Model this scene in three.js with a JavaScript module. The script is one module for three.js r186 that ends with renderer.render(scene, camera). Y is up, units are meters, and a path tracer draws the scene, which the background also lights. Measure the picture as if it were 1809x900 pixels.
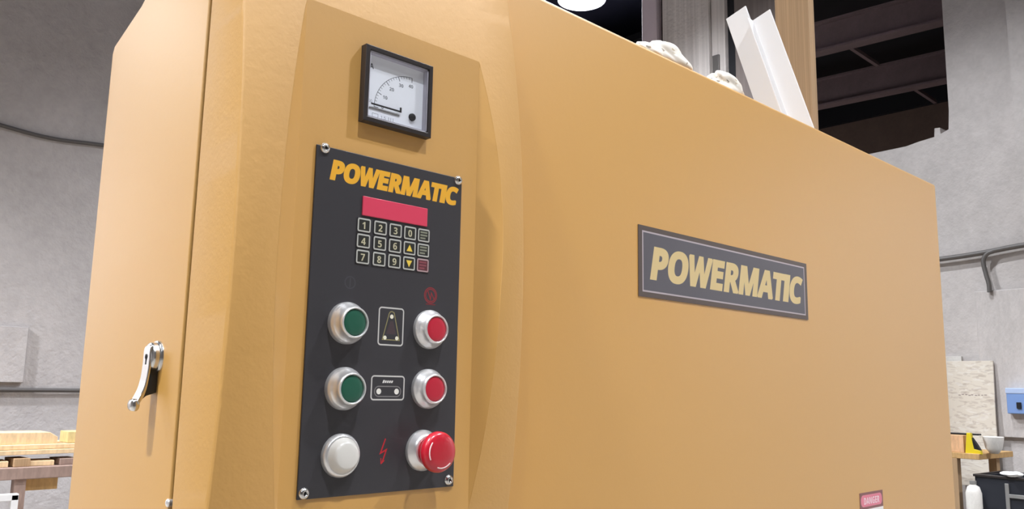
import * as THREE from 'three';
import { RoundedBoxGeometry } from 'three/addons/geometries/RoundedBoxGeometry.js';
import { mergeGeometries, toCreasedNormals, mergeVertices } from 'three/addons/utils/BufferGeometryUtils.js';

// ---------------------------------------------------------------- camera, light, exposure
const scene = new THREE.Scene();
scene.background = new THREE.Color(0x05060a);
const renderer = new THREE.WebGLRenderer({ antialias: true });
renderer.toneMapping = THREE.LinearToneMapping;
renderer.toneMappingExposure = 0.84;
renderer.shadowMap.enabled = true;
renderer.shadowMap.type = THREE.PCFSoftShadowMap;

const camera = new THREE.PerspectiveCamera(34.003, 1809 / 900, 0.05, 60);
camera.position.set(0, 1.5, 0);
{ // measured axes of the photographer's phone: right and up; it looks up a little and to the right
  const right = new THREE.Vector3(0.721, 0.0177, 0.6927).normalize();
  const up = new THREE.Vector3(-0.1214, 0.9874, 0.1012);
  const back = new THREE.Vector3().crossVectors(right, up).normalize();
  up.crossVectors(back, right).normalize();
  camera.quaternion.setFromRotationMatrix(new THREE.Matrix4().makeBasis(right, up, back));
}
scene.add(camera);

// high bay lamps: x, y of the glowing face, z, candela, what each hangs over
const WARM = 0xf3f8ff;
const LAMPS = [
  [5.98, 5.40, -5.3, 80, 'bright round high bay lamp hanging beyond the top edge of the gold machine', 'prismatic'],
  [0.30, 5.6, 1.45, 70, 'round high bay lamp hanging out of frame in front of the control panel', 'plain'],
  [2.9, 5.6, 1.1, 66, 'round high bay lamp hanging out of frame in front of the name plate', 'plain'],
  [-1.7, 5.6, -0.64, 105, 'round high bay lamp hanging out of frame beside the latched door', 'plain'],
  [6.6, 5.2, 5.2, 138, 'round high bay lamp hanging out of frame far to the right front', 'plain'],
  [-2.7, 5.5, 2.3, 34, 'round high bay lamp hanging out of frame behind the photographer on the left', 'plain'],
  [8.0, 4.9, 2.6, 150, 'round high bay lamp hanging out of frame to the right of the machine', 'plain'],
  [-1.5, 4.2, -5.1, 215, 'round high bay lamp hanging out of frame near the left wall', 'plain'],
  [3.5, 5.5, -2.7, 160, 'round high bay lamp hanging out of frame behind the gold machine', 'plain'],
  [6.5, 6.7, -3.2, 84, 'round high bay lamp hanging out of frame near the right wall', 'plain'],
  [-4.6, 5.6, -0.7, 100, 'round high bay lamp hanging out of frame beyond the lamp beside the door', 'plain'],
];

// ---------------------------------------------------------------- helpers
let seed = 20240;
const rnd = () => { seed = (seed * 1664525 + 1013904223) >>> 0; return seed / 4294967296; };
const V3 = (x, y, z) => new THREE.Vector3(x, y, z);
const used = {};
const numbered = (n) => { const k = (used[n] = (used[n] ?? -1) + 1); return k ? `${n}_${String(k).padStart(3, '0')}` : n; };
function mesh(name, geo, mat, parent) {
  const m = new THREE.Mesh(geo, mat); m.name = parent ? name : numbered(name);
  m.castShadow = m.receiveShadow = true; (parent || scene).add(m); return m;
}
function tag(o, label, category, group) { o.userData.label = label; o.userData.category = category; if (group) o.userData.group = group; return o; }
function thing(name, label, category, pos = [0, 0, 0], group) {
  const g = new THREE.Group(); g.name = numbered(name); g.position.set(...pos); scene.add(g); return tag(g, label, category, group);
}
function struct(name, geo, mat) { const m = mesh(name, geo, mat); m.userData.kind = 'structure'; return m; }
function box(w, h, d, x = 0, y = 0, z = 0, r = 0) { // centred at x, y, z
  const g = r ? new RoundedBoxGeometry(w, h, d, 2, r) : new THREE.BoxGeometry(w, h, d); g.translate(x, y, z); return g;
}
function bx(x0, x1, y0, y1, z0, z1, r = 0) { return box(x1 - x0, y1 - y0, z1 - z0, (x0 + x1) / 2, (y0 + y1) / 2, (z0 + z1) / 2, r); }
const plain = (g) => { const q = g.index ? g.toNonIndexed() : g; for (const k of Object.keys(q.attributes)) if (!['position', 'normal', 'uv'].includes(k)) q.deleteAttribute(k); return q; };
const merge = (...gs) => mergeGeometries(gs.map(plain));
function boxUV(g, s = 1) { // uv in metres by the way each face points
  const p = g.attributes.position, n = g.attributes.normal, uv = new Float32Array(p.count * 2);
  for (let i = 0; i < p.count; i++) {
    const ax = Math.abs(n.getX(i)), ay = Math.abs(n.getY(i)), az = Math.abs(n.getZ(i));
    const [a, b] = ax >= ay && ax >= az ? [p.getZ(i), p.getY(i)] : ay >= az ? [p.getX(i), p.getZ(i)] : [p.getX(i), p.getY(i)];
    uv[2 * i] = a * s; uv[2 * i + 1] = b * s;
  }
  g.setAttribute('uv', new THREE.BufferAttribute(uv, 2)); return g;
}
function planarUV(g, x0, y0, w, h) {
  const p = g.attributes.position, uv = new Float32Array(p.count * 2);
  for (let i = 0; i < p.count; i++) { uv[2 * i] = (p.getX(i) - x0) / w; uv[2 * i + 1] = (p.getY(i) - y0) / h; }
  g.setAttribute('uv', new THREE.BufferAttribute(uv, 2)); return g;
}
function tube(points, r, seg = 40, rs = 10) { return new THREE.TubeGeometry(new THREE.CatmullRomCurve3(points), seg, r, rs); }
function lathe(pts, seg = 48) { return new THREE.LatheGeometry(pts.map(([r, y]) => new THREE.Vector2(r, y)), seg); }

// periodic value noise -> DataTexture
function noiseTex(size, octaves, lo, hi, srgb, tint = [1, 1, 1], s0 = 7) {
  let s = s0; const rn = () => { s = (s * 1664525 + 1013904223) >>> 0; return s / 4294967296; };
  const acc = new Float32Array(size * size); let tot = 0;
  for (const [cells, amp, cy] of octaves) {
    const cyy = cy || cells, lat = Float32Array.from({ length: cells * cyy }, rn); tot += amp;
    for (let y = 0; y < size; y++) for (let x = 0; x < size; x++) {
      const fx = x / size * cells, fy = y / size * cyy, ix = Math.floor(fx), iy = Math.floor(fy);
      let u = fx - ix, v = fy - iy; u = u * u * (3 - 2 * u); v = v * v * (3 - 2 * v);
      const a = lat[(iy % cyy) * cells + ix % cells], b = lat[(iy % cyy) * cells + (ix + 1) % cells];
      const c = lat[((iy + 1) % cyy) * cells + ix % cells], d = lat[((iy + 1) % cyy) * cells + (ix + 1) % cells];
      acc[y * size + x] += amp * (a + (b - a) * u + (c - a) * v + (a - b - c + d) * u * v);
    }
  }
  const data = new Uint8Array(size * size * 4);
  for (let i = 0; i < size * size; i++) {
    const t = lo + (hi - lo) * acc[i] / tot;
    for (let k = 0; k < 3; k++) data[4 * i + k] = Math.max(0, Math.min(255, 255 * t * tint[k]));
    data[4 * i + 3] = 255;
  }
  const t = new THREE.DataTexture(data, size, size); t.wrapS = t.wrapT = THREE.RepeatWrapping;
  t.magFilter = THREE.LinearFilter; t.minFilter = THREE.LinearMipmapLinearFilter; t.generateMipmaps = true;
  if (srgb) t.colorSpace = THREE.SRGBColorSpace; t.needsUpdate = true; return t;
}
const rep = (t, rx, ry = rx) => { const c = t.clone(); c.repeat.set(rx, ry); c.needsUpdate = true; return c; };
function canvasTex(w, h, draw) {
  const c = document.createElement('canvas'); c.width = w; c.height = h; draw(c.getContext('2d'), w, h);
  const t = new THREE.CanvasTexture(c); t.colorSpace = THREE.SRGBColorSpace; t.anisotropy = 8; return t;
}

// ---------------------------------------------------------------- materials
const std = (o) => new THREE.MeshStandardMaterial(o);
const peel = noiseTex(512, [[24, 1], [60, .7], [128, .35]], 0, 1, false);
const blotch = noiseTex(512, [[4, .6], [9, .6], [23, .5], [70, .5], [170, .4]], .87, 1.05, true);
const streak = noiseTex(512, [[90, 1, 3], [30, .7, 2], [160, .5, 12]], .84, 1.06, true);
const GOLD = new THREE.Color(0xd19c4a);
const COAT = { clearcoat: 1, clearcoatRoughness: .5, ior: 1.6 };
const M = {
  gold: new THREE.MeshPhysicalMaterial({ color: GOLD, roughness: .5, ...COAT, bumpMap: rep(peel, 9), bumpScale: .00006 }),
  goldRough: new THREE.MeshPhysicalMaterial({ color: GOLD, roughness: .6, ...COAT, clearcoatRoughness: .58, bumpMap: rep(peel, 7), bumpScale: .00022 }),
  chrome: std({ color: 0xd8d6d2, metalness: 1, roughness: .22 }),
  satin: std({ color: 0xf2f0ee, metalness: .65, roughness: .28 }),
  steel: std({ color: 0x9a9894, metalness: .9, roughness: .38 }),
  black: std({ color: 0x141414, roughness: .5 }),
  blackPlastic: std({ color: 0x2b2422, roughness: .42 }),
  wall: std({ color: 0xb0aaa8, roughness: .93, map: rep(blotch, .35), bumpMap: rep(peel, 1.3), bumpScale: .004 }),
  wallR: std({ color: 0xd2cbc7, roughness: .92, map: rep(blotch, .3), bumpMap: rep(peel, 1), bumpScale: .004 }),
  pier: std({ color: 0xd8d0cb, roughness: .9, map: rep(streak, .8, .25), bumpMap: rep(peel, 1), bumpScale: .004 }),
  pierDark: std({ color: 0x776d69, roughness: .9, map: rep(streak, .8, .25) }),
  floor: std({ color: 0x9a948c, roughness: .6, map: rep(blotch, .25) }),
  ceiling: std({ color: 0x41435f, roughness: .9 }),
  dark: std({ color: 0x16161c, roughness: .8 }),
  beam: std({ color: 0x8a7678, roughness: .7, map: rep(blotch, .6) }),
  brownWall: std({ color: 0x7b665c, roughness: .9, map: rep(blotch, .4) }),
  conduit: std({ color: 0x6f6b68, roughness: .5, metalness: .4 }),
  cable: std({ color: 0x4b4644, roughness: .6 }),
  stud: std({ color: 0xb0906c, roughness: .75, map: rep(streak, 6, 1) }),
  pine: std({ color: 0xe6c79c, roughness: .75, map: rep(streak, 1, 6) }),
  pineDark: std({ color: 0xc79f68, roughness: .8, map: rep(streak, 1, 6) }),
  benchTop: std({ color: 0x9b8276, roughness: .8, map: rep(streak, 1, 5) }),
  white: std({ color: 0xdedcdb, roughness: .5 }),
  whitePanel: std({ color: 0xe6e1da, roughness: .7, map: rep(blotch, 1) }),
  greyMetal: std({ color: 0x8b8986, roughness: .5, metalness: .3 }),
};

// ---------------------------------------------------------------- the building
struct('floor', boxUV(bx(-7.5, 16, -.2, 0, -13, 10)), M.floor);
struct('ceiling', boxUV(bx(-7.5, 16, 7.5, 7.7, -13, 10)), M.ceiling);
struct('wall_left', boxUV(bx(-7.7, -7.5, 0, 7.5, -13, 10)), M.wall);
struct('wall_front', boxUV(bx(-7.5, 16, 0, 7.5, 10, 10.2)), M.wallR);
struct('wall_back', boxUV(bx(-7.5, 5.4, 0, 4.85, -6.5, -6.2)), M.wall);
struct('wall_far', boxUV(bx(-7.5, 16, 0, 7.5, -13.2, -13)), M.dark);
struct('wall_bay', boxUV(bx(14.6, 14.8, 0, 6.4, -13, 10)), M.brownWall);
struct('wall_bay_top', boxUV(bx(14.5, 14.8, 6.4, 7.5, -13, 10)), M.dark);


// right wall: it stands turned 5 degrees; in its frame x runs forward along the wall, y up, z out into the hall
const rwDir = V3(-0.08716, 0, 0.9962);
const rwN = new THREE.Vector3().crossVectors(rwDir, V3(0, 1, 0));
const rwQ = new THREE.Quaternion().setFromRotationMatrix(new THREE.Matrix4().makeBasis(rwDir, V3(0, 1, 0), rwN));
function onRight(o, u = 0, y = 0, off = 0) {
  o.position.set(9.3, y, -3.4).addScaledVector(rwDir, u).addScaledVector(rwN, off); o.quaternion.copy(rwQ); return o;
}
{
  const sh = new THREE.Shape();
  sh.moveTo(-9.5, 0); sh.lineTo(13.4, 0); sh.lineTo(13.4, 7.5); sh.lineTo(.44, 7.5); sh.lineTo(.43, 4.5); sh.lineTo(.415, 4.30);
  sh.lineTo(.33, 4.27); sh.lineTo(.325, 4.34); sh.lineTo(.27, 4.345); sh.lineTo(.262, 4.25); sh.lineTo(.1, 4.235);
  for (let k = 0; k < 14; k++) sh.lineTo(-.05 - k * .3, 4.225 + .03 * (rnd() - .5));
  sh.lineTo(-9.5, 4.22);
  const g = new THREE.ExtrudeGeometry(sh, { depth: .28, bevelEnabled: false }); g.translate(0, 0, -.28);
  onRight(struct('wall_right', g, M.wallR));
  onRight(struct('trim_1', boxUV(bx(1.09, 1.75, 0, 7.5, .002, .1)), M.wallR));
}

// ---------------------------------------------------------------- lamps
const glow = std({ color: 0xffffff, emissive: WARM, emissiveIntensity: 9, roughness: .6 });
const prism = new THREE.MeshPhysicalMaterial({ color: 0xf4f2f6, transmission: .55, roughness: .85, thickness: 0 });
const bellSteel = std({ color: 0x8f8f92, metalness: .7, roughness: .4, side: THREE.DoubleSide });
for (const [x, y, z, cd, label, kind] of LAMPS) {
  const t = thing('high_bay_lamp', label, 'lamp', [x, y, z]);
  mesh('reflector', lathe([[.24, .01], [.238, .0], [.225, .1], [.19, .2], [.12, .28], [.08, .3], [.08, .31], [.125, .29], [.2, .205], [.232, .1], [.245, .0]], 40), kind === 'plain' ? bellSteel : prism, t);
  mesh('driver_housing', lathe([[.001, .3], [.09, .3], [.095, .31], [.095, .46], [.06, .5], [.001, .5]], 32), M.greyMetal, t);
  const rod = mesh('hanging_rod', new THREE.CylinderGeometry(.012, .012, 7.5 - y - .49, 10), M.greyMetal, t); rod.position.y = .49 + (7.5 - y - .49) / 2;
  const b = mesh('glowing_bulb', lathe([[.001, -.002], [.15, .0], [.19, .02], [.19, .04], [.001, .05]], 32), glow, t); b.castShadow = false;
  const s = new THREE.SpotLight(WARM, cd, 0, 1.2, .5, 2);
  s.position.set(0, -.02, 0); s.target.position.set(0, -5, 0); s.castShadow = true; s.shadow.radius = 5; s.shadow.mapSize.set(1024, 1024);
  t.add(s); t.add(s.target);
  if (kind !== 'plain') { const q = new THREE.PointLight(WARM, 8, 0, 2); q.position.y = .045; q.castShadow = true; q.shadow.radius = 6; t.add(q); } // what the clear bell lets out upwards
}

// ---------------------------------------------------------------- the gold wide belt sander
const sander = thing('belt_sander', 'large gold powder coated wide belt sander with a bulging control console and black button panel', 'sander', [0, 0, 0]);
const P = (name, g, m, label) => { const o = mesh(name, g, m, sander); if (label) o.userData.label = label; return o; };
const X0 = .2719, X1 = .5769, ZP = -.6, ZM = -.66;      // console sides, recessed console panel, front of the cabinet
const YT = 1.965;
function profileX(pts, x0, x1, bevel, fillets = 0) {     // pts are (z, y), extruded along x
  const sh = new THREE.Shape(pts.map(([z, y]) => new THREE.Vector2(-z, y)));
  const g = new THREE.ExtrudeGeometry(sh, { depth: x1 - x0 - 2 * bevel, bevelEnabled: bevel > 0, bevelThickness: bevel, bevelSize: bevel, bevelOffset: -bevel, bevelSegments: 4, curveSegments: 8 });
  g.rotateY(Math.PI / 2); g.translate(x0 + bevel, 0, 0); return toCreasedNormals(g, .35);
}
const topCurve = [0, .2, .4, .6, .8, 1].map((t) => { const a = t * 1.16, R = .006; return [ZM - R + R * Math.cos(a), YT - R + R * Math.sin(a)]; }).concat([ [-.70, 1.947], [-.83, 1.878], [-.905, 1.856], [-.913, 1.848]]);
P('cabinet', boxUV(profileX([[ZM, .12], ...topCurve, [-.913, .12]], .2795, 1.94, .007)), M.gold);
P('plinth', boxUV(bx(.31, 1.9, 0, .12, -.89, -.69)), M.black, 'black plinth');
// the side door: its own sheet with a gap round it
P('side_door', boxUV(profileX([[-.6632, .16], [-.6632, 1.955], [-.70, 1.94], [-.83, 1.872], [-.901, 1.85], [-.9055, 1.842], [-.9055, .16]], X0, .2795, .0025)), M.gold);
{ // hinge screw in the gap
  const g = new THREE.SphereGeometry(.0032, 16, 10); g.scale(.6, 1, 1); g.translate(X0 - .0005, 1.4065, -.6645);
  P('door_screw', merge(g, new THREE.CylinderGeometry(.003, .003, .01, 12).rotateZ(Math.PI / 2).translate(X0 + .004, 1.4065, -.6645)), M.satin, 'small bright screw');
}
// the console: a bulging shell with a lens shaped pocket, the flat button panel at its bottom
const dz = (y) => .0155 * (1 - ((y - 1.605) / .2167) ** 2);
const zf = (y) => ZP + dz(y);
const YLo = 1.605 - .2167, YHi = 1.605 + .2167;
const xl = (y) => .3290 - 1.32 * Math.max(0, dz(y)), xr = (y) => .5230 + (1.4 + .1 * Math.tanh((y - 1.6) / .06)) * Math.max(0, dz(y)) + .0025 * Math.max(0, Math.sin((y - 1.6) / .2167 * Math.PI));
const ys = []; for (let k = 0; k <= 24; k++) ys.push(1.14 + (YLo - 1.14) * k / 24);
for (let k = 1; k <= 60; k++) ys.push(YLo + (YHi - YLo) * k / 60);
for (let k = 1; k <= 14; k++) ys.push(YHi + (YT - .001 - YHi) * k / 14);
function strips(sections, skip, uvOf) { // sections[j] = list of points (x, y, z); quads between neighbours
  const pos = [], uv = [], idx = [], n = sections[0].length;
  for (const s of sections) { let len = 0; s.forEach((p, i) => { if (i) len += Math.hypot(p[0] - s[i - 1][0], p[2] - s[i - 1][2]); pos.push(...p); uv.push(len, p[1]); }); }
  for (let j = 0; j + 1 < sections.length; j++) for (let i = 0; i + 1 < n; i++) {
    if (skip && skip(i, j)) continue;
    const a = j * n + i, b = a + 1, c = a + n, d = c + 1; idx.push(a, b, d, a, d, c);
  }
  const g = new THREE.BufferGeometry(); g.setAttribute('position', new THREE.Float32BufferAttribute(pos, 3)); g.setAttribute('uv', new THREE.Float32BufferAttribute(uv, 2)); g.setIndex(idx);
  return toCreasedNormals(g, .5);
}
{
  const R = .0045, arc = [0, .2, .4, .6, .8, 1].map((t) => t * Math.PI / 2), zb = -.6572;
  const inPocket = (j) => ys[j] >= YLo - 1e-6 && ys[j + 1] <= YHi + 1e-6;
  const secs = ys.map((y) => {
    const f = zf(y), q = dz(y) > 1e-5 ? 1 : 0, back = Math.min(zb, f - R - .0005);
    return [[X0, y, back], ...arc.map((a) => [X0 + R - R * Math.cos(a), y, f - R + R * Math.sin(a)]), [X0 + R + .0004, y, f], [xl(y) - .0016, y, f], [xl(y) - .0012, y, f], [xl(y) - .0004, y, f - .0002 * q], [xl(y), y, f - .0007 * q],
      [xr(y), y, f - .0007 * q], [xr(y) + .0004, y, f - .0002 * q], [xr(y) + .0012, y, f], [xr(y) + .0016, y, f], [X1 - R - .0004, y, f], ...arc.map((a) => [X1 - R + R * Math.sin(a), y, f - R + R * Math.cos(a)]), [X1, y, back]];
  });
  const nArc = arc.length, cut = nArc + 5; // the quad between the pocket's two edges
  const shell = strips(secs, (i, j) => i === cut && inPocket(j));
  const cap = (y, up) => { const s = new THREE.Shape([[X0, -(-.6572)], [X0, -zf(y) + .004], [X0 + .004, -zf(y)], [X1 - .004, -zf(y)], [X1, -zf(y) + .004], [X1, .6572]].map((p) => new THREE.Vector2(p[0], -p[1]))); const g = new THREE.ShapeGeometry(s); g.rotateX(-Math.PI / 2); g.rotateX(up ? Math.PI : 0); return g; };
  P('console_frame', shell, M.goldRough);
  // closing plate on top
  const topZ = zf(YT - .001);
  P('console_lid', boxUV(bx(X0 + .001, X1 - .001, YT - .004, YT - .0005, -.6572, topZ - .003)), M.gold);
  const yy = ys.filter((y) => y >= YLo - 1e-6 && y <= YHi + 1e-6);
  P('pocket_wall', strips(yy.map((y) => [[xl(y), y, zf(y) - .0006], [.3295, y, ZP - .0002]])), M.gold);
  P('pocket_wall', strips(yy.map((y) => [[.5225, y, ZP - .0002], [xr(y), y, zf(y) - .0006]])), M.gold);
  P('console_panel', boxUV(bx(.325, .527, YLo, YHi, ZP - .003, ZP)), M.gold);
}

// ---- lettering
function word(c, text, x, y, w, h, skew, weight, color) { // slanted heavy capitals fitted to a box: x, y top left of the upright box
  c.save(); c.font = '700 200px sans-serif'; c.fillStyle = c.strokeStyle = color; c.textBaseline = 'alphabetic'; c.lineJoin = 'miter'; c.miterLimit = 1.5;
  const gap = -5, ws = [...text].map((ch) => ch === 'I' ? 58 : c.measureText(ch).width * ( ch === 'W' ? .9 : 1)), total = ws.reduce((a, b) => a + b + gap, 0);
  c.transform(1, 0, -skew, 1, x + skew * h, y); c.scale(w / total, h / 143); c.lineWidth = weight;
  let at = 0; [...text].forEach((ch, i) => { const nat = c.measureText(ch).width; if (ch === 'I') { c.fillRect(at + 9 - weight / 2, -weight / 2, 40 + weight, 143 + weight); at += ws[i] + gap; return; } c.save(); c.translate(at, 143); c.scale(ws[i] / nat, 1); c.fillText(ch, 0, 0); c.strokeText(ch, 0, 0); c.restore(); at += ws[i] + gap; });
  c.restore();
}
function roundRect(c, x, y, w, h, r) { c.beginPath(); c.moveTo(x + r, y); c.arcTo(x + w, y, x + w, y + h, r); c.arcTo(x + w, y + h, x, y + h, r); c.arcTo(x, y + h, x, y, r); c.arcTo(x, y, x + w, y, r); c.closePath(); }

// ---- control plate, 158 x 287 mm
const PX = .3448, PY = 1.4098, PW = .1586, PH = .2872, PZ = ZP + .0018;
const KX = [.3943, .4112, .4274, .4434, .4589], KY = [1.6352, 1.6214, 1.6076], KW = .0138, KH = .0124;
const plateTex = canvasTex(1100, 1992, (c, W, H) => {
  const k = W / PW, X = (x) => (x - PX) * k, Y = (y) => (PY + PH - y) * k, L = (m) => m * k / 1000; // metres -> pixels, L millimetres
  c.fillStyle = '#39373a'; c.fillRect(0, 0, W, H);
  word(c, 'POWERMATIC', X(.3575), Y(1.6862), L(138.5), L(16), .17, 17, '#f2b233');
  // keys
  const keys = ['1', '2', '3', '0', 'e', '4', '5', '6', 'u', 'f', '7', '8', '9', 'd', 's'];
  keys.forEach((s, i) => {
    const x = X(KX[i % 5]), y = Y(KY[Math.floor(i / 5)]), w = L(13.4), h = L(12);
    roundRect(c, x - w / 2, y - h / 2, w, h, L(1.6)); c.fillStyle = s === 's' ? '#5e2c33' : '#2a2a26'; c.fill();
    c.lineWidth = L(1.35); c.strokeStyle = s === 's' ? '#b59a9a' : '#bdbcb4'; roundRect(c, x - w / 2 + L(.7), y - h / 2 + L(.7), w - L(1.4), h - L(1.4), L(1.2)); c.stroke();
    c.fillStyle = '#c9c2a0'; c.textAlign = 'center'; c.textBaseline = 'middle';
    if (/\d/.test(s)) { c.font = `700 ${L(8.6)}px sans-serif`; c.fillText(s, x, y + L(.3)); }
    else if (s === 'u' || s === 'd') { const d = s === 'u' ? -1 : 1; c.fillStyle = '#f0cf52'; c.beginPath(); c.moveTo(x, y + d * L(3.4)); c.lineTo(x - L(3.3), y - d * L(2.8)); c.lineTo(x + L(3.3), y - d * L(2.8)); c.fill(); }
    else { c.fillStyle = s === 's' ? '#8c4a52' : '#8e907c'; for (let r = -1; r < 2; r++) c.fillRect(x - L(4), y + r * L(2.7) - L(.8), L(8 - (r === 1 ? 2 : 0)), L(1.5)); }
  });
  // belt tracking picture: upright belt over three rollers
  c.lineWidth = L(1.3); c.strokeStyle = '#cfccc6'; roundRect(c, X(.4143), Y(1.5662), L(25.8), L(32.2), L(2.6)); c.stroke();
  c.lineWidth = L(.8); c.strokeStyle = '#9c9260'; c.beginPath(); c.moveTo(X(.4245), Y(1.5605)); c.lineTo(X(.4185), Y(1.5385)); c.lineTo(X(.4365), Y(1.5385)); c.lineTo(X(.4305), Y(1.5605)); c.arc(X(.4275), Y(1.5602), L(3), 0, Math.PI, true); c.stroke();
  c.fillStyle = '#f4efd8'; for (const [x, y, r] of [[.4276, 1.5588, 1.9], [.4212, 1.5402, 1.8], [.4338, 1.5402, 1.8]]) { c.beginPath(); c.arc(X(x), Y(y), L(r), 0, 7); c.fill(); }
  c.fillStyle = '#4b3d40'; c.beginPath(); c.moveTo(X(.4262), Y(1.555)); c.lineTo(X(.4222), Y(1.5435)); c.lineTo(X(.4328), Y(1.5435)); c.lineTo(X(.4292), Y(1.555)); c.fill();
  // conveyor picture: flat belt over two rollers
  c.lineWidth = L(1.3); c.strokeStyle = '#cfccc6'; roundRect(c, X(.4095), Y(1.5072), L(34), L(20), L(2.6)); c.stroke();
  roundRect(c, X(.4128), Y(1.4985), L(27.4), L(8.6), L(4.3)); c.lineWidth = L(.8); c.strokeStyle = '#8a8684'; c.stroke();
  c.fillStyle = '#f4f0e6'; for (const x of [.4172, .4358]) { c.beginPath(); c.arc(X(x), Y(1.4942), L(2.5), 0, 7); c.fill(); }
  c.fillStyle = '#e9e6e0'; c.save(); c.translate(X(.4265), Y(1.5027)); c.transform(1, 0, -.4, 1, 0, 0); for (let i = 0; i < 5; i++) c.fillRect(L(-5.5 + i * 2.2), i ? L(-.8) : L(-1.2), L(1.7), i ? L(2) : L(2.6)); c.restore();
  // lightning bolt
  c.strokeStyle = '#c3242e'; c.lineWidth = L(1.3); c.beginPath(); c.moveTo(X(.4262), Y(1.4545)); c.lineTo(X(.4215), Y(1.4425)); c.lineTo(X(.4275), Y(1.4452)); c.lineTo(X(.4235), Y(1.4345)); c.stroke();
  c.beginPath(); c.moveTo(X(.4225), Y(1.4335)); c.lineTo(X(.4222), Y(1.4385)); c.moveTo(X(.4228), Y(1.4338)); c.lineTo(X(.4258), Y(1.4365)); c.lineWidth = L(.9); c.stroke();
  // stop mark over the upper red button
  c.strokeStyle = '#94292f'; c.lineWidth = L(.9); c.beginPath(); c.arc(X(.4697), Y(1.5812), L(7), 0, 7); c.stroke(); c.beginPath(); c.arc(X(.4697), Y(1.5812), L(5.6), 0, 7); c.stroke();
  c.beginPath(); c.moveTo(X(.4665), Y(1.585)); c.lineTo(X(.4697), Y(1.5775)); c.lineTo(X(.4705), Y(1.5835)); c.lineTo(X(.4738), Y(1.578)); c.stroke();
  c.fillStyle = '#7c2429'; c.fillRect(X(.4645), Y(1.5735), L(11), L(1));
  // faint mark over the upper green button
  c.strokeStyle = '#47464a'; c.lineWidth = L(1); c.beginPath(); c.arc(X(.3835), Y(1.5845), L(5), 0, 7); c.moveTo(X(.3835), Y(1.5885)); c.lineTo(X(.3835), Y(1.5805)); c.stroke();
});
const plateMat = std({ map: plateTex, roughness: .42 });
P('control_plate', planarUV(box(PW, PH, .0018, PX + PW / 2, PY + PH / 2, ZP + .0009, .0007), PX, PY, PW, PH), plateMat, 'black printed control plate');
{
  const g = box(.0706, .0170, .0016, .4270, 1.6523, PZ + .0004, .0006);
  P('display_window', g, std({ color: 0xe24a64, roughness: .25 }), 'red display window');
  KY.forEach((y) => KX.forEach((x) => P('key', planarUV(box(KW, KH, .0012, x, y, PZ + .0003, .0005), PX, PY, PW, PH), plateMat)));
  const screwG = lathe([[0, .0012], [.0016, .0012], [.0017, .0026], [.0026, .0026], [.0040, .0016], [.0046, .0002], [.0046, 0]], 28); screwG.rotateX(Math.PI / 2);
  for (const [x, y] of [[.3527, 1.6950], [.4985, 1.6944], [.3505, 1.4145], [.4972, 1.4158]]) {
    const s = P('plate_screw', screwG, M.chrome); s.position.set(x, y, PZ);
    const h = new THREE.Mesh(new THREE.CylinderGeometry(.0017, .0017, .0006, 6).rotateX(Math.PI / 2), M.black); h.name = 'hex_socket'; h.position.z = .0013; s.add(h);
  }
}
// push buttons
const bezelG = lathe([[.0110, .0092], [.0113, .0104], [.0120, .0108], [.0129, .0102], [.0134, .0088], [.0142, .0062], [.0158, .0052], [.0163, .0040], [.0171, .0034], [.0176, .0022], [.0176, 0]], 64).rotateX(Math.PI / 2);
const capG = lathe([[0, .0101], [.0060, .01005], [.0100, .0099], [.0112, .0090], [.0112, .004]], 56).rotateX(Math.PI / 2);
const capM = { green: std({ color: 0x1f5a45, roughness: .4 }), red: std({ color: 0xc4253a, roughness: .38 }) };
function button(x, y, cap, label) { const k = cap === 'green' ? 1.42 : 1.22;
  const g = new THREE.Group(); g.name = 'push_button'; g.position.set(x, y, PZ); g.userData.label = label; sander.add(g);
  mesh('bezel', bezelG, M.satin, g).scale.z = k; mesh('cap', capG, capM[cap], g).scale.z = k; return g;
}
button(.3813, 1.5501, 'green', 'green push button in a silver bezel, upper one');
button(.4687, 1.5500, 'red', 'red push button in a silver bezel, upper one');
button(.3816, 1.4962, 'green', 'green push button in a silver bezel, lower one');
button(.4690, 1.4970, 'red', 'red push button in a silver bezel, lower one');
{ // white lamp lens
  const g = new THREE.Group(); g.name = 'indicator_lamp'; g.position.set(.3815, 1.4424, PZ); g.userData.label = 'white indicator lamp without light'; sander.add(g);
  mesh('bezel', lathe([[.0138, .0052], [.0150, .0060], [.0163, .0048], [.0170, .0036], [.0176, .0022], [.0176, 0]], 64).rotateX(Math.PI / 2), M.satin, g);
  mesh('lens', lathe([[0, .0128], [.0060, .0126], [.0094, .0122], [.0108, .0116], [.0122, .0100], [.0132, .0072], [.0146, .0056], [.0146, .003]], 56).rotateX(Math.PI / 2),
    new THREE.MeshPhysicalMaterial({ color: 0xe4e0d8, roughness: .28, clearcoat: .5, clearcoatRoughness: .2 }), g);
}
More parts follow.
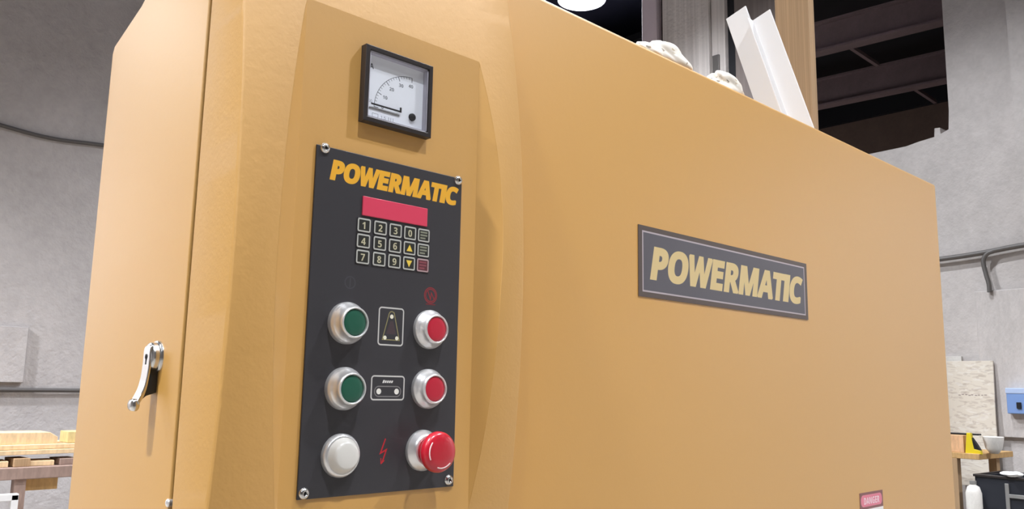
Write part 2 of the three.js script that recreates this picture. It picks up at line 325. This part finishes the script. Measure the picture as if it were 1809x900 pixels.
{ // emergency stop
  const g = new THREE.Group(); g.name = 'emergency_stop'; g.position.set(.4655, 1.4433, PZ); g.userData.label = 'red mushroom emergency stop button'; sander.add(g);
  mesh('bezel', lathe([[.0105, .0085], [.0118, .0096], [.0136, .0090], [.0150, .0068], [.0164, .0046], [.0173, .0034], [.0178, .0022], [.0178, 0]], 64).rotateX(Math.PI / 2), M.satin, g);
  mesh('mushroom_head', lathe([[0, .0292], [.0062, .0291], [.0108, .0287], [.0122, .0282], [.0146, .0278], [.0164, .0266], [.0173, .0246], [.0175, .0216], [.0168, .0196], [.0130, .0182], [.0108, .0165], [.0104, .006]], 64).rotateX(Math.PI / 2),
    new THREE.MeshPhysicalMaterial({ color: 0xc2182c, roughness: .32, clearcoat: .6, clearcoatRoughness: .2 }), g);
  const arrow = std({ color: 0xf3d5d2, roughness: .5 });
  for (const a0 of [2.45, 4.35]) {
    const pts = []; for (let k = 0; k <= 16; k++) { const a = a0 + k / 16 * 1.15; pts.push(V3(.0133 * Math.cos(a), .0133 * Math.sin(a), .0281)); }
    mesh('turn_arrow', tube(pts, .0006, 24, 6), arrow, g);
  }
}
// ---- ammeter
{
  const x0 = .3848, x1 = .4594, y0 = 1.7264, y1 = 1.7962, zF = -.592;
  const g = new THREE.Group(); g.name = 'ammeter'; g.userData.label = 'square analogue ammeter in a black bezel'; sander.add(g);
  const out = new THREE.Shape([[x0, y0], [x1, y0], [x1, y1], [x0, y1]].map((p) => new THREE.Vector2(...p))), w = .0045;
  out.holes.push(new THREE.Path([[x0 + w, y0 + w], [x0 + w, y1 - w], [x1 - w, y1 - w], [x1 - w, y0 + w]].map((p) => new THREE.Vector2(...p))));
  const bz = new THREE.ExtrudeGeometry(out, { depth: .0072, bevelEnabled: true, bevelThickness: .0008, bevelSize: .0007, bevelOffset: -.0007, bevelSegments: 2 }); bz.translate(0, 0, ZP);
  mesh('bezel', bz, M.blackPlastic, g);
  const liner = std({ color: 0xb9b6c0, roughness: .6 }), wi = w + .0001;
  const a = [x0 + wi, x1 - wi, y0 + wi, y1 - wi], zd = ZP + .0006;
  mesh('inner_rim', merge(bx(a[0], a[1], a[3] - .0012, a[3], zd, zF - .0015), bx(a[0], a[1], a[2], a[2] + .0012, zd, zF - .0015), bx(a[0], a[0] + .0012, a[2], a[3], zd, zF - .0015), bx(a[1] - .0012, a[1], a[2], a[3], zd, zF - .0015)), liner, g);
  const dial = canvasTex(640, 640, (c, W, H) => {
    c.fillStyle = '#f6f9ff'; c.fillRect(0, 0, W, H); c.fillStyle = c.strokeStyle = '#54565e';
    const px = 500, py = 505; c.lineWidth = 5; c.beginPath(); c.arc(px, py, 395, Math.PI, Math.PI * 1.5); c.stroke();
    for (let k = 0; k <= 20; k++) { const t = Math.PI + k / 20 * Math.PI / 2, r = k % 5 ? 372 : 350; c.lineWidth = k % 5 ? 4 : 7; c.beginPath(); c.moveTo(px + 395 * Math.cos(t), py + 395 * Math.sin(t)); c.lineTo(px + r * Math.cos(t), py + r * Math.sin(t)); c.stroke(); }
    c.font = '700 46px sans-serif'; c.textAlign = 'center'; c.textBaseline = 'middle';
    [['0', .03], ['10', .25], ['20', .5], ['30', .75], ['40', .98]].forEach(([s, f]) => { const t = Math.PI + f * Math.PI / 2; c.fillText(s, px + 308 * Math.cos(t), py + 308 * Math.sin(t)); });
    c.font = '700 70px sans-serif'; c.fillText('A', 62, 120);
    c.font = '400 40px sans-serif'; c.fillStyle = '#8b8e96'; c.fillText('~', 40, 590); c.lineWidth = 4; c.strokeStyle = '#8b8e96'; c.strokeRect(90, 570, 60, 34); c.fillText('1.5', 205, 590); for (const x of [262, 285, 310]) { c.beginPath(); c.moveTo(x, 570); c.lineTo(x, 608); c.stroke(); }
    c.fillText('60', 62, 460);
  });
  mesh('dial', planarUV(bx(a[0], a[1], a[2], a[3], ZP + .0002, zd), a[0], a[2], a[1] - a[0], a[3] - a[2]), std({ map: dial, roughness: .6 }), g);
  const dw = a[1] - a[0], dh = a[3] - a[2], DX = (u) => a[0] + dw * u, DY = (v) => a[3] - dh * v;
  mesh('needle', merge(bx(DX(.10), DX(.60), DY(.775), DY(.752), zd + .0014, zd + .002), bx(DX(.575), DX(.60), DY(.775), DY(.70), zd + .0014, zd + .002)), M.black, g);
  mesh('needle_bracket', bx(DX(.08), DX(.58), DY(.835), DY(.815), zd, zd + .0006), M.greyMetal, g);
  const sc = mesh('zero_screw', lathe([[0, .0025], [.0026, .0025], [.0034, .0018], [.0036, 0]], 28).rotateX(Math.PI / 2), M.black, g); sc.position.set(DX(.80), DY(.79), zd);
  mesh('cover_glass', bx(a[0] + .0012, a[1] - .0012, a[2] + .0012, a[3] - .0012, zF - .0022, zF - .0012), new THREE.MeshPhysicalMaterial({ color: 0xffffff, transmission: 1, thickness: 0, roughness: .03, ior: 1.45 }), g);
}
// ---- name plate on the cabinet front
{
  const x0 = .8568, x1 = 1.3136, y0 = 1.6188, y1 = 1.7131, w = x1 - x0, h = y1 - y0;
  const t = canvasTex(1640, 340, (c, W, H) => {
    c.fillStyle = '#574a44'; c.fillRect(0, 0, W, H); c.fillStyle = '#5b585e'; c.fillRect(30, 30, W - 60, H - 60);
    c.strokeStyle = '#b9adb0'; c.lineWidth = 8; c.strokeRect(32, 28, W - 66, H - 56);
    const k = W / w; word(c, 'POWERMATIC', (.8772 - x0) * k, (y1 - 1.6860) * k, .411 * k, .0415 * k, .22, 13, '#dfc58c');
  });
  P('name_plate', planarUV(bx(x0, x1, y0, y1, ZM - .0005, ZM + .0012), x0, y0, w, h), std({ map: t, roughness: .45 }), 'dark grey name plate with a pale border');
}
// ---- danger label
{
  const x0 = 1.4781, x1 = 1.5735, y1 = 1.3270, y0 = 1.18, w = x1 - x0, h = y1 - y0;
  const t = canvasTex(320, 494, (c, W, H) => {
    c.fillStyle = '#f3eeea'; c.fillRect(0, 0, W, H); c.fillStyle = '#8a5a58'; c.fillRect(0, 0, W, 96); c.fillStyle = '#e88396'; roundRect(c, 14, 14, W - 28, 68, 30); c.fill();
    c.fillStyle = '#f6dbe0'; c.font = '700 54px sans-serif'; c.textAlign = 'center'; c.textBaseline = 'middle'; c.fillText('DANGER', W / 2, 50);
    c.fillStyle = '#6b6670'; c.beginPath(); c.moveTo(W / 2, 112); c.lineTo(W / 2 + 90, 250); c.lineTo(W / 2 - 90, 250); c.fill();
  });
  P('warning_label', planarUV(bx(x0, x1, y0, y1, ZM - .0005, ZM + .0006), x0, y0, w, h), std({ map: t, roughness: .5 }), 'white label with a pink danger heading');
}
// ---- door latch: hub and swept lever
{
  const g = new THREE.Group(); g.name = 'door_latch'; g.position.set(X0, 1.5195, -.7115); g.scale.x = .66; g.userData.label = 'chrome swing latch with a swept lever'; sander.add(g);
  mesh('rose', lathe([[0, .004], [.0125, .004], [.0135, .003], [.0138, 0]], 40).rotateZ(Math.PI / 2), M.chrome, g);
  const flip = (sh, d, b) => { // extrude a shape drawn as (out of the door, up) with thickness d along the door
    const e = new THREE.ExtrudeGeometry(sh, { depth: d, bevelEnabled: true, bevelThickness: b, bevelSize: b, bevelOffset: -b, bevelSegments: 3, curveSegments: 14 });
    e.rotateY(Math.PI); e.translate(0, 0, d / 2); return toCreasedNormals(e, .6);
  };
  mesh('hub', lathe([[0, .0125], [.0085, .0125], [.0112, .011], [.0120, .0085], [.0120, 0]], 40).rotateZ(Math.PI / 2), M.chrome, g);
  const s = new THREE.Shape();
  s.moveTo(.0095, .0095); s.bezierCurveTo(.0125, .0095, .0138, .007, .0138, .003); s.bezierCurveTo(.0138, -.008, .0142, -.014, .0160, -.021); s.bezierCurveTo(.0175, -.028, .0215, -.032, .0245, -.036);
  s.lineTo(.0215, -.039); s.bezierCurveTo(.018, -.035, .0145, -.031, .0130, -.024); s.bezierCurveTo(.0112, -.015, .0105, -.008, .0100, 0); s.lineTo(.0095, .0095);
  mesh('lever', flip(s, .0125, .001), M.chrome, g);
  const w = new THREE.Shape([[.001, -.004], [.0104, -.004], [.0118, -.015], [.0136, -.024], [.0205, -.0365], [.0125, -.032], [.001, -.0295]].map((p) => new THREE.Vector2(...p)));
  mesh('web', flip(w, .0095, .0006), M.black, g).userData.label = 'black web under the lever';
  mesh('finger_knob', lathe([[0, -.0062], [.0034, -.0060], [.0050, -.0044], [.0052, 0], [.0050, .0044], [.0034, .0060], [0, .0062]], 28).rotateX(Math.PI / 2).translate(-.0242, -.0395, 0), M.chrome, g);
  mesh('keyhole', merge(new THREE.CylinderGeometry(.0022, .0022, .001, 20).rotateZ(Math.PI / 2).translate(-.0138, .000, 0), box(.001, .007, .0018, -.0138, -.003, 0)), M.black, g);
}

// ---------------------------------------------------------------- on top of the machine
function crumple(name, label, pos, r, k0) {
  const g = mergeVertices(new THREE.IcosahedronGeometry(1, 24)), p = g.attributes.position, v = V3();
  for (let i = 0; i < p.count; i++) {
    v.fromBufferAttribute(p, i); const a = v.x * 3 + k0, b = v.y * 4 - k0, c = v.z * 3.5 + 2 * k0;
    const n = Math.sin(a * 1.1 + Math.sin(b * .7)) * .12 + Math.sin(b * 1.3 + c) * .08 + Math.abs(Math.sin(c * 1.4 + a * .9)) * .08 + Math.sin(a * 4 + b * 3 + c * 3) * .012;
    v.multiplyScalar(1 + n); p.setXYZ(i, v.x * r[0], v.y * r[1], v.z * r[2]);
  }
  g.computeVertexNormals();
  const m = mesh(name, g, wrapM); m.position.set(...pos); return tag(m, label, 'wrap');
}
const wrapM = std({ color: 0xffffff, roughness: .8, map: canvasTex(512, 256, (c, W, H) => {
  c.fillStyle = '#efe7da'; c.fillRect(0, 0, W, H);
  for (let k = 0; k < 260; k++) { c.fillStyle = ['#c9b694', '#a58f74', '#fffdf6', '#8d8577', '#d9cdb5'][k % 5]; c.beginPath(); c.ellipse(rnd() * W, rnd() * H, 2 + rnd() * 7, 1.5 + rnd() * 4, rnd() * 3, 0, 7); c.fill(); }
}) });
crumple('crumpled_wrap', 'white speckled crumpled wrap on the machine top nearer the console', [.950, 1.976, -.683], [.060, .020, .018], .4);
crumple('crumpled_wrap', 'white speckled crumpled wrap on the machine top beside the white boards', [1.115, 1.975, -.683], [.050, .019, .018], 2.1);
{
  const lean = -.30;
  const a = mesh('white_board', box(.004, .405, .050, 0, .2025, -.025, .001), M.white); a.position.set(1.502, 1.922, -.747); a.rotation.x = lean;
  tag(a, 'flat white painted board leaning back on the machine top, left of the white angle piece', 'board');
  const b = thing('white_angle', 'white sheet metal angle piece leaning back on the machine top beside the brown stud', 'angle', [1.5, 1.962, -.711]);
  b.rotation.x = lean;
  mesh('web', box(.003, .335, .044, 0, .1675, -.022, .0008), M.white, b);
  mesh('flange', box(.022, .335, .003, -.011, .1675, -.0425, .0008), M.white, b);
}
// ---------------------------------------------------------------- behind the machine
tag(mesh('wood_stud', boxUV(box(.032, 3.6, .1, 2.079, 1.8, -1.05, .002)), M.stud), 'tall brown wooden stud standing upright behind the machine', 'stud');

{ // grey clad pillar, its face towards the left
  const t = thing('pillar', 'grey clad building pillar with upright panels behind the machine', 'pillar', [5.6, 0, -3.55]);
  const z = (w) => w + 3.55, H = 7.45;
  mesh('core', boxUV(bx(.05, .15, 0, H, z(-4.2), z(-2.82))), M.dark, t);
  mesh('steel_flange', boxUV(bx(-.03, .05, 0, H, z(-4.233), z(-4.075), .006)), std({ color: 0xcdbfc6, roughness: .55 }), t).userData.label = 'mauve grey steel flange';
  const seg = [[-4.035, -3.70], [-3.695, -3.555], [-3.55, -3.425], [-3.355, -2.82]];
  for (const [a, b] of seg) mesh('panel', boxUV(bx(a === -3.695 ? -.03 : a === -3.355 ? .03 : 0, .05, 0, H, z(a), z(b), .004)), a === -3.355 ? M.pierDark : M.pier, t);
  mesh('socket_plate', bx(-.02, 0, 4.0, 4.18, z(-3.535), z(-3.475), .004), M.conduit, t).userData.label = 'dark slotted plate';
}
// dark steel of the roof beyond the opening in the right wall
function beam(x, y0, y1, label) {
  const t = thing('ceiling_beam', label, 'beam', [x, y0, -2]);
  const L = 22; mesh('web', boxUV(bx(-.02, .02, .03, y1 - y0 - .03, -11, 8)), M.beam, t);
  mesh('flange', boxUV(bx(-.1, .1, 0, .03, -11, 8)), M.beam, t); mesh('flange', boxUV(bx(-.1, .1, y1 - y0 - .03, y1 - y0, -11, 8)), M.beam, t);
  t.rotation.y = -.087 * -1; return t;
}
beam(10.55, 6.0, 6.42, 'nearer dark steel beam seen through the wall opening');
beam(12.7, 6.0, 6.46, 'farther dark steel beam seen through the wall opening');
for (const [x, z, w] of [[10.36, -4.53, 'nearer'], [12.5, -4.52, 'farther']]) {
  const m = mesh('beam_brace', boxUV(bx(0, 1.0, 0, .05, -.025, .025)), M.beam); m.position.set(x, 6.04, z);
  tag(m, `short steel brace crossing under the ${w} beam`, 'brace');
}
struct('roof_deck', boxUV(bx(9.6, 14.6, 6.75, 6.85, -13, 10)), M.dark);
{ // the bay's own lamp, behind the wall
  const t = thing('bay_lamp', 'round lamp hanging out of view in the bay beyond the wall opening', 'lamp', [11.4, 4.0, -7]);
  mesh('shade', lathe([[.22, 0], [.1, .18], [.04, .22], [.04, .23], [.11, .19], [.23, 0]], 32), bellSteel, t);
  const r = mesh('hanging_rod', new THREE.CylinderGeometry(.01, .01, 2.55, 8), M.greyMetal, t); r.position.y = 1.48;
  const b = mesh('glowing_bulb', new THREE.SphereGeometry(.06, 20, 14), glow, t); b.position.y = -.02; b.castShadow = false;
  const l = new THREE.PointLight(WARM, 38, 0, 2); l.position.y = -.02; l.castShadow = true; l.shadow.radius = 3; t.add(l);
}

// ---------------------------------------------------------------- left background
tag(mesh('wall_cable', tube([V3(.2, 3.27, -6.185), V3(.8, 3.2, -6.185), V3(1.215, 3.15, -6.185), V3(1.52, 3.128, -6.185), V3(1.83, 3.15, -6.185), V3(2.6, 3.2, -6.185)], .013), M.cable), 'thin dark cable sagging across the upper left wall', 'cable');
tag(mesh('wall_conduit', tube([V3(-3, 1.42, -6.175), V3(0, 1.421, -6.175), V3(2.5, 1.425, -6.175)], .014, 20), M.cable), 'dark straight conduit along the left wall above the bench', 'conduit');
tag(mesh('access_panel', boxUV(bx(.9, 1.51, 1.47, 1.832, -6.2, -6.17, .006)), M.wall), 'flat grey access panel on the left wall above the conduit', 'panel');
{
  const t = thing('workbench', 'wooden workbench under the stacked boards by the left wall', 'workbench', [.9, 0, -5.3]);
  mesh('bench_top', boxUV(bx(-1.2, .95, .955, 1.02, -.35, .1, .006)), M.benchTop, t);
  for (const [x, z] of [[-1.1, 0], [-1.1, -.28], [.385, .02], [.88, -.28]]) mesh('leg', boxUV(bx(x, x + .06, 0, .955, z, z + .06, .004)), M.benchTop, t);
  mesh('apron', boxUV(bx(.44, .62, .885, .95, -.02, .02, .003)), M.pineDark, t);
}
const boardLabels = ['lowest pale board of the stack on the workbench', 'middle pale board of the stack on the workbench', 'topmost wide board of the stack on the workbench'];
[[-.3, 1.60, 1.083, 1.108, -5.62, -5.24], [-.3, 1.63, 1.11, 1.135, -5.60, -5.26]].forEach((b, i) => tag(mesh('board', boxUV(bx(...b, .003)), M.pine), boardLabels[i], 'board'));
{
  const sh = new THREE.Shape([[-.3, 0], [1.50, 0], [1.50, .035], [1.46, .06], [-.3, .075]].map((p) => new THREE.Vector2(...p)));
  const g = new THREE.ExtrudeGeometry(sh, { depth: .2, bevelEnabled: true, bevelSize: .002, bevelThickness: .002, bevelSegments: 1 }); g.translate(0, 1.137, -5.5); tag(mesh('board', boxUV(g), M.pine), boardLabels[2], 'board');
}
tag(mesh('board', boxUV(bx(1.555, 1.68, 1.137, 1.20, -5.45, -5.3, .003)), std({ color: 0xdcc58a, roughness: .7, map: M.pine.map })), 'short yellowish block end beside the board stack', 'board');
[['dark square wood offcut under the boards, nearest the gold machine', .10, .035], ['pale thin wood offcut under the boards, second from the gold machine', .12, .028],
  ['brown wood offcut under the boards, third from the gold machine', .08, .045], ['pale short wood offcut under the boards, fourth from the gold machine', .07, .032],
  ['dark long wood offcut under the boards at the left edge of the photo', .2, .038]].reduce((x, [label, w, h], k) => { // sticks lying under the boards
  const m = mesh('offcut', boxUV(box(w, h, .16, 0, 0, 0, .003)), [M.benchTop, M.pine, M.stud, M.pine, M.benchTop][k]);
  m.position.set(x - w / 2, 1.0205 + h / 2, -5.33 + .03 * rnd()); m.rotation.y = .2 * (rnd() - .5); tag(m, label, 'offcut'); return x - w - .015;
}, 1.60);
{
  const t = thing('metal_stand', 'white square metal frame standing under the left workbench', 'frame', [1.1, 0, -5.15]);
  for (const x of [-.45, .158]) mesh('post', bx(x, x + .035, 0, .885, -.02, .02, .003), M.white, t);
  mesh('top_rail', bx(-.45, .193, .855, .89, -.02, .02, .003), M.white, t);
}

// ---------------------------------------------------------------- right background (positions along the right wall)
{
  const t = onRight(thing('wall_pipe', 'grey conduit with a drop bend along the right wall', 'conduit'), 0, 0, 0);
  mesh('run', tube([V3(-3, 2.86, .06), V3(.26, 2.905, .06), V3(.7, 2.925, .06), V3(1.02, 2.955, .06), V3(2.2, 3.0, .06)], .026, 40, 12), M.conduit, t);
  mesh('drop', tube([V3(.80, 2.93, .062), V3(.74, 2.91, .075), V3(.70, 2.85, .08), V3(.715, 2.7, .08), V3(.735, 2.6, .08), V3(.735, 2.52, .08)], .022, 30, 12), M.conduit, t);
  const b = mesh('junction_box', bx(.575, 1.085, 1.1, 2.54, .002, .05, .012), M.wallR); onRight(b); tag(b, 'wide light grey casing on the right wall under the conduit bend', 'box');
}
{
  const p = mesh('leaning_board', boxUV(box(.44, 1.22, .02, 0, .61, .01, .002)), std({ color: 0xe9e3da, roughness: .7, map: canvasTex(440, 1220, (c, W, H) => {
    c.fillStyle = '#f3efe8'; c.fillRect(0, 0, W, H);
    for (let k = 0; k < 420; k++) { c.fillStyle = ['rgba(205,196,188,.35)', 'rgba(255,255,255,.5)', 'rgba(190,180,172,.25)'][k % 3]; c.beginPath(); c.ellipse(rnd() * W, rnd() * H, 8 + rnd() * 45, 3 + rnd() * 10, rnd() * .6 - .3, 0, 7); c.fill(); }
    c.fillStyle = 'rgba(120,104,104,.6)'; for (let k = 0; k < 9; k++) c.fillRect(100 + k * 30 + rnd() * 8, 330 + rnd() * 8, 18 + rnd() * 8, 9);
  }) }));
  planarUV(p.geometry, -.22, 0, .44, 1.22);
  onRight(p, .50, .62, .125); p.rotateX(-.05); tag(p, 'tall white stained panel leaning on the right wall', 'panel');
  const q = mesh('small_board', boxUV(box(.3, .5, .02, 0, .25, 0, .002)), M.whitePanel); onRight(q, .25, 1.39, .0125); tag(q, 'white offcut showing above the tall white panel', 'offcut');
}
{
  const t = onRight(thing('blue_box', 'small light blue switch box on the right wall', 'box'), .835, 1.33, .05);
  mesh('case', bx(0, .24, 0, .235, .001, .08, .01), std({ color: 0x7f9fd6, roughness: .5 }), t); mesh('lid', bx(-.004, .244, .19, .245, .001, .085, .008), std({ color: 0xb9cbec, roughness: .5 }), t);
  mesh('switch', bx(.09, .13, .05, .11, .078, .095, .004), M.dark, t);
}
{
  const t = onRight(thing('workbench', 'wooden workbench with dark legs beside the right end of the machine', 'workbench'), .2, 0, 1.2);
  mesh('bench_top', boxUV(bx(-.6, .80, .95, 1.0, -.7, .02, .005)), M.pineDark, t);
  for (const [x, z] of [[-.5, -.05], [.545, -.05], [.65, -.6], [-.5, -.6]]) mesh('leg', boxUV(bx(x, x + .07, 0, .95, z, z + .07, .004)), M.stud, t);
  mesh('shelf', boxUV(bx(-.5, .7, .3, .33, -.6, 0, .004)), M.benchTop, t);
  const w = mesh('wood_block', boxUV(box(.16, .15, .2, 0, .075, 0, .005)), std({ color: 0xe2b184, roughness: .7, map: M.pine.map })); onRight(w, .79, 1.0, 1.1); tag(w, 'orange wood block on the right workbench', 'block');
  const bl = mesh('dark_blade', bx(-.17, .14, 0, .014, -.03, .03, .003), M.black); onRight(bl, .83, 1.152, 1.1); tag(bl, 'thin dark strip lying on the orange wood block', 'strip');
  const c = thing('yellow_clamp', 'yellow and black spring clamp on the right workbench', 'clamp'); onRight(c, .93, 1.0, 1.16);
  const yl = std({ color: 0xd8c020, roughness: .45 });
  const jaw = new THREE.Shape([[-.05, 0], [.075, 0], [.07, .025], [.02, .035], [-.005, .17], [-.03, .17]].map((p) => new THREE.Vector2(...p)));
  mesh('body', new THREE.ExtrudeGeometry(jaw, { depth: .03, bevelEnabled: true, bevelSize: .004, bevelThickness: .004, bevelSegments: 2 }), yl, c);
  const jaw2 = new THREE.Shape([[.015, .04], [.07, .03], [.045, .075], [.01, .13]].map((p) => new THREE.Vector2(...p)));
  mesh('grip', new THREE.ExtrudeGeometry(jaw2, { depth: .03, bevelEnabled: true, bevelSize: .003, bevelThickness: .003, bevelSegments: 2 }), M.black, c);
  const dsh = mesh('white_bowl', lathe([[0, .012], [.03, .012], [.06, .05], [.078, .14], [.08, .145], [.084, .14], [.066, .045], [.034, 0], [0, 0]], 40), M.whitePanel); onRight(dsh, .915 + .13, 1.0, 1.02); tag(dsh, 'off white bowl behind the yellow clamp', 'bowl');
}
{
  const b = onRight(thing('black_bin', 'open black plastic bin on the floor at the right edge', 'bin'), 1.28, 0, 1.5);
  mesh('shell', merge(bx(-.21, .4, 0, .84, -.02, 0, .004), bx(-.21, -.19, 0, .84, -.5, 0, .004), bx(.38, .4, 0, .84, -.5, 0, .004), bx(-.21, .4, 0, .84, -.52, -.5, .004), bx(-.21, .4, 0, .03, -.5, 0)), std({ color: 0x24262d, roughness: .45 }), b);
  mesh('rim', merge(bx(-.22, .41, .835, .855, -.03, .012, .004), bx(-.22, -.2, .835, .855, -.52, 0, .004), bx(.39, .41, .835, .855, -.52, 0, .004), bx(-.22, .41, .835, .855, -.53, -.5, .004)), M.blackPlastic, b);
  mesh('grey_strap', merge(bx(.02, .05, .3, .8, 0, .012, .003), bx(.05, .4, .69, .72, 0, .02, .004)), M.greyMetal, b);
  const r = mesh('white_rag', (() => { const g = new THREE.SphereGeometry(1, 40, 24), p = g.attributes.position; for (let i = 0; i < p.count; i++) { const x = p.getX(i), y = p.getY(i), z = p.getZ(i), n = 1 + .16 * Math.sin(5 * x + 3 * z) + .1 * Math.sin(9 * z + 4 * y); p.setXYZ(i, x * n * .075, y * n * .02, z * n * .05); } g.computeVertexNormals(); return g; })(), M.white);
  onRight(r, 1.36, .878, 1.5); tag(r, 'white rag lying over the rim of the black bin', 'rag');
  const k = onRight(thing('white_bucket', 'white plastic jug standing in front of the right workbench', 'jug'), 1.10, .55, 1.61);
  mesh('jug_body', lathe([[0, 0], [.055, 0], [.06, .01], [.06, .16], [.045, .21], [.022, .225], [.022, .24], [0, .24]], 36), M.whitePanel, k);
  mesh('jug_cap', new THREE.CylinderGeometry(.026, .026, .025, 24).translate(0, .245, 0), M.greyMetal, k);
  const st = thing('stool', 'low dark stool under the white jug', 'stool'); onRight(st, 1.10, 0, 1.61);
  mesh('seat', new THREE.CylinderGeometry(.075, .075, .03, 28).translate(0, .535, 0), M.dark, st);
  for (const [x, z] of [[-.045, -.045], [.045, -.045], [-.045, .045], [.045, .045]]) mesh('leg', new THREE.CylinderGeometry(.01, .012, .52, 10).translate(x, .26, z), M.dark, st);
}

renderer.render(scene, camera);
